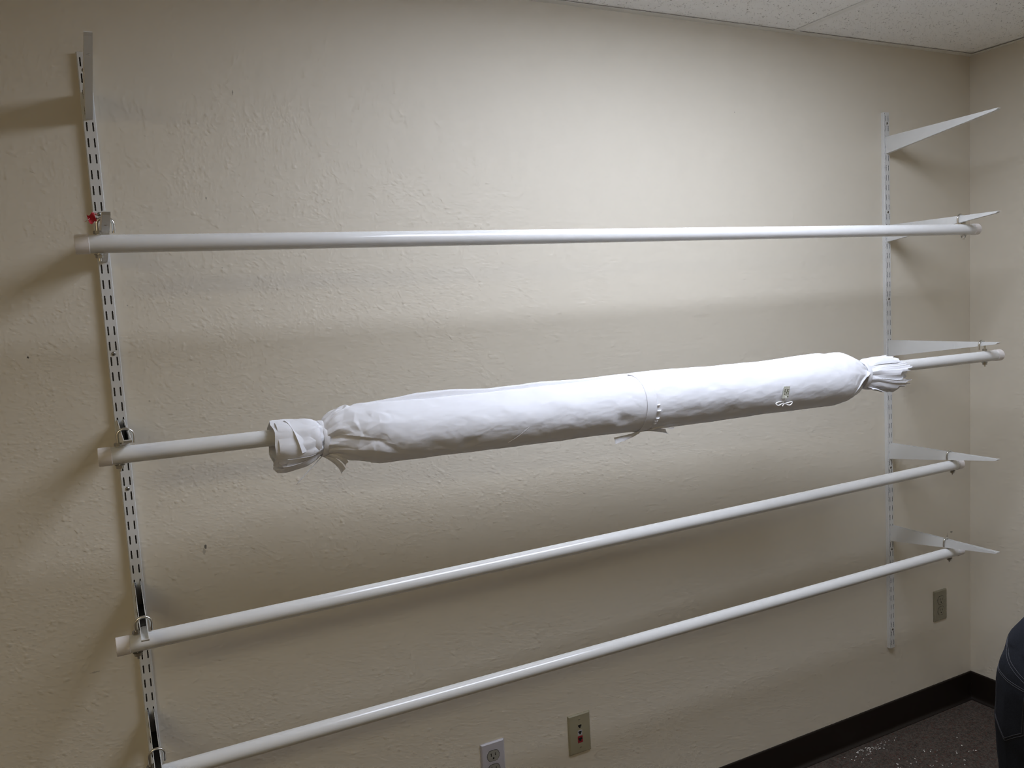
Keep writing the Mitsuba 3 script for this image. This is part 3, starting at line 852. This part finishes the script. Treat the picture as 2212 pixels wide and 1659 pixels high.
obj('hair', pp(fuse([tb_((hd + [-.028, 0, .045], .092), (hd + [.012, 0, .052], .080)), tb_((hd + [-.04, 0, .0], .075), (hd + [-.03, 0, -.06], .062))], .014, 6)), 'mat_hair', pe, smooth=True)
shirt = [tb_(((0, .17, 1.405), .062), ((0, -.17, 1.405), .062), ((0, 0, 1.445), .068)), tb_(((.01, .11, 1.32), .118), ((.01, -.11, 1.32), .118), ((.0, .10, 1.10), .112), ((.0, -.10, 1.10), .112)),
         tb_(((0, .10, 1.10), .112), ((0, -.10, 1.10), .112), ((.005, .085, 1.00), .108), ((.005, -.085, 1.00), .108))]
for s in (1, -1):
    sh = tip((0, s * .195, 1.40)); el = sh + [.03, s * .04, -.275]
    shirt.append(bone((sh, .062), (sh + (el - sh) * .8, .054)))
obj('shirt', pp(fuse(shirt, .016, 8)), 'mat_shirt', pe, smooth=True)
BUTT = [((-.015, .085, .985), .102, .75), ((-.035, .085, .90), .122, .35), ((-.055, .078, .865), .112, .2)]
jm = [bone(*[(tip((c[0], s * c[1], c[2]), f), r) for c, r, f in BUTT[:2] for s in (1, -1)])]
for s in (1, -1):
    cb = tip((BUTT[2][0][0], s * BUTT[2][0][1], BUTT[2][0][2]), BUTT[2][2])
    jm += [bone((cb, BUTT[2][1]), ((-.065, s * .088, .78), .108)), bone(((-.065, s * .09, .80), .108), ((-.065, s * .10, .50), .082)), bone(((-.065, s * .10, .50), .082), ((-.072, s * .105, .10), .062))]
jm.append(bone(((0, .05, .84), .09), ((0, -.05, .84), .09)))
jeans = pp(fuse(jm, .012, 14))
jeans.vertices += .004 * (meshkit.fbm(jeans.vertices * [22, 22, 9], 3, 5) - .5)[:, None] * np.array(jeans.vertex_normals)
jk = obj('jeans', jeans, 'mat_denim', pe, smooth=True)


def onto(pts, lift=.001, d=None):
    """drop points on the jeans: along d from behind, else to the closest place"""
    pts = np.asarray(pts)
    if d is None:
        q, _, f = trimesh.proximity.closest_point(jeans, pts)
        return q + jeans.face_normals[f] * lift
    A, B, C_ = (jeans.triangles[:, i] for i in range(3))
    e1, e2 = B - A, C_ - A; h = np.cross(d, e2); det = (e1 * h).sum(1); det = np.where(np.abs(det) < 1e-14, 1e-14, det)
    out = []
    for p in pts:
        s_ = p - A; u = (s_ * h).sum(1) / det; q = np.cross(s_, e1); v = (q @ d) / det; t = (e2 * q).sum(1) / det
        ok = (u >= -1e-6) & (v >= -1e-6) & (u + v <= 1 + 1e-6) & (t > 0)
        if ok.any():
            i = np.flatnonzero(ok)[np.argmin(t[ok])]; n = jeans.face_normals[i]
            out.append(p + d * t[i] + n * lift)
    return np.array(out)


def body_pts(local):
    return (np.c_[np.asarray(local, float), np.ones(len(local))] @ pm.T)[:, :3]


def seam(local, r=.0006, n=60, lift=.0003):
    return tube(onto(body_pts(spline(local, n)), lift, pm[:3, 0] / PS), r, 6)


for s in (1, -1):
    for off in (0, .006):
        obj('stitching', seam([(-.45, s * .155, .955 - off), (-.45, s * .09, .935 - off), (-.45, s * .01, .900 - off)]), 'mat_stitch', jk)
    pk = [(-.45, s * .135, .905), (-.45, s * .128, .80), (-.45, s * .085, .765), (-.45, s * .040, .80), (-.45, s * .030, .895), (-.45, s * .135, .905)]
    for sc in (1.0, .93):
        c0 = np.array([-.45, s * .085, .845])
        P_ = np.vstack([np.linspace(c0 + (np.array(a_) - c0) * sc, c0 + (np.array(b_) - c0) * sc, 12) for a_, b_ in zip(pk[:-1], pk[1:])])
        obj('stitching', tube(onto(body_pts(P_), .0003, pm[:3, 0] / PS), .0006, 6), 'mat_stitch', jk)
wb_th = np.linspace(0, 2 * np.pi, 80, endpoint=False)
wb = tip(np.c_[-.01 + .135 * np.cos(wb_th), .193 * np.sin(wb_th), 1.015 + 0 * wb_th], .8)
wb2 = onto(body_pts(wb), .003)
belt_up = (pm[:3, :3] @ (tip([0, 0, 1.9], .8) - tip([0, 0, .9], .8)))
obj('belt', sweep(wb2, [(-.003, -.018), (.003, -.018), (.003, .018), (-.003, .018)], closed=True, up=belt_up), 'mat_belt', pe, smooth=40, label='black belt')
for s in (1, -1):
    an = np.array([-.07, s * .105, 0])
    sh = m3.Manifold.batch_hull([ball(an + [-.055, 0, .042], .040), ball(an + [.03, s * .004, .040], .042), ball(an + [.14, s * .012, .034], .034), ball(an + [.10, s * .03, .034], .034), ball(an + [-.02, 0, .085], .045)])
    q = sh.refine_to_length(.02).to_mesh(); sm = trimesh.Trimesh(q.vert_properties[:, :3], q.tri_verts, process=False)
    sm.vertices[:, 2] = np.maximum(sm.vertices[:, 2], .001)
    obj('shoe', pp(sm), 'mat_shoe', pe, smooth=50)
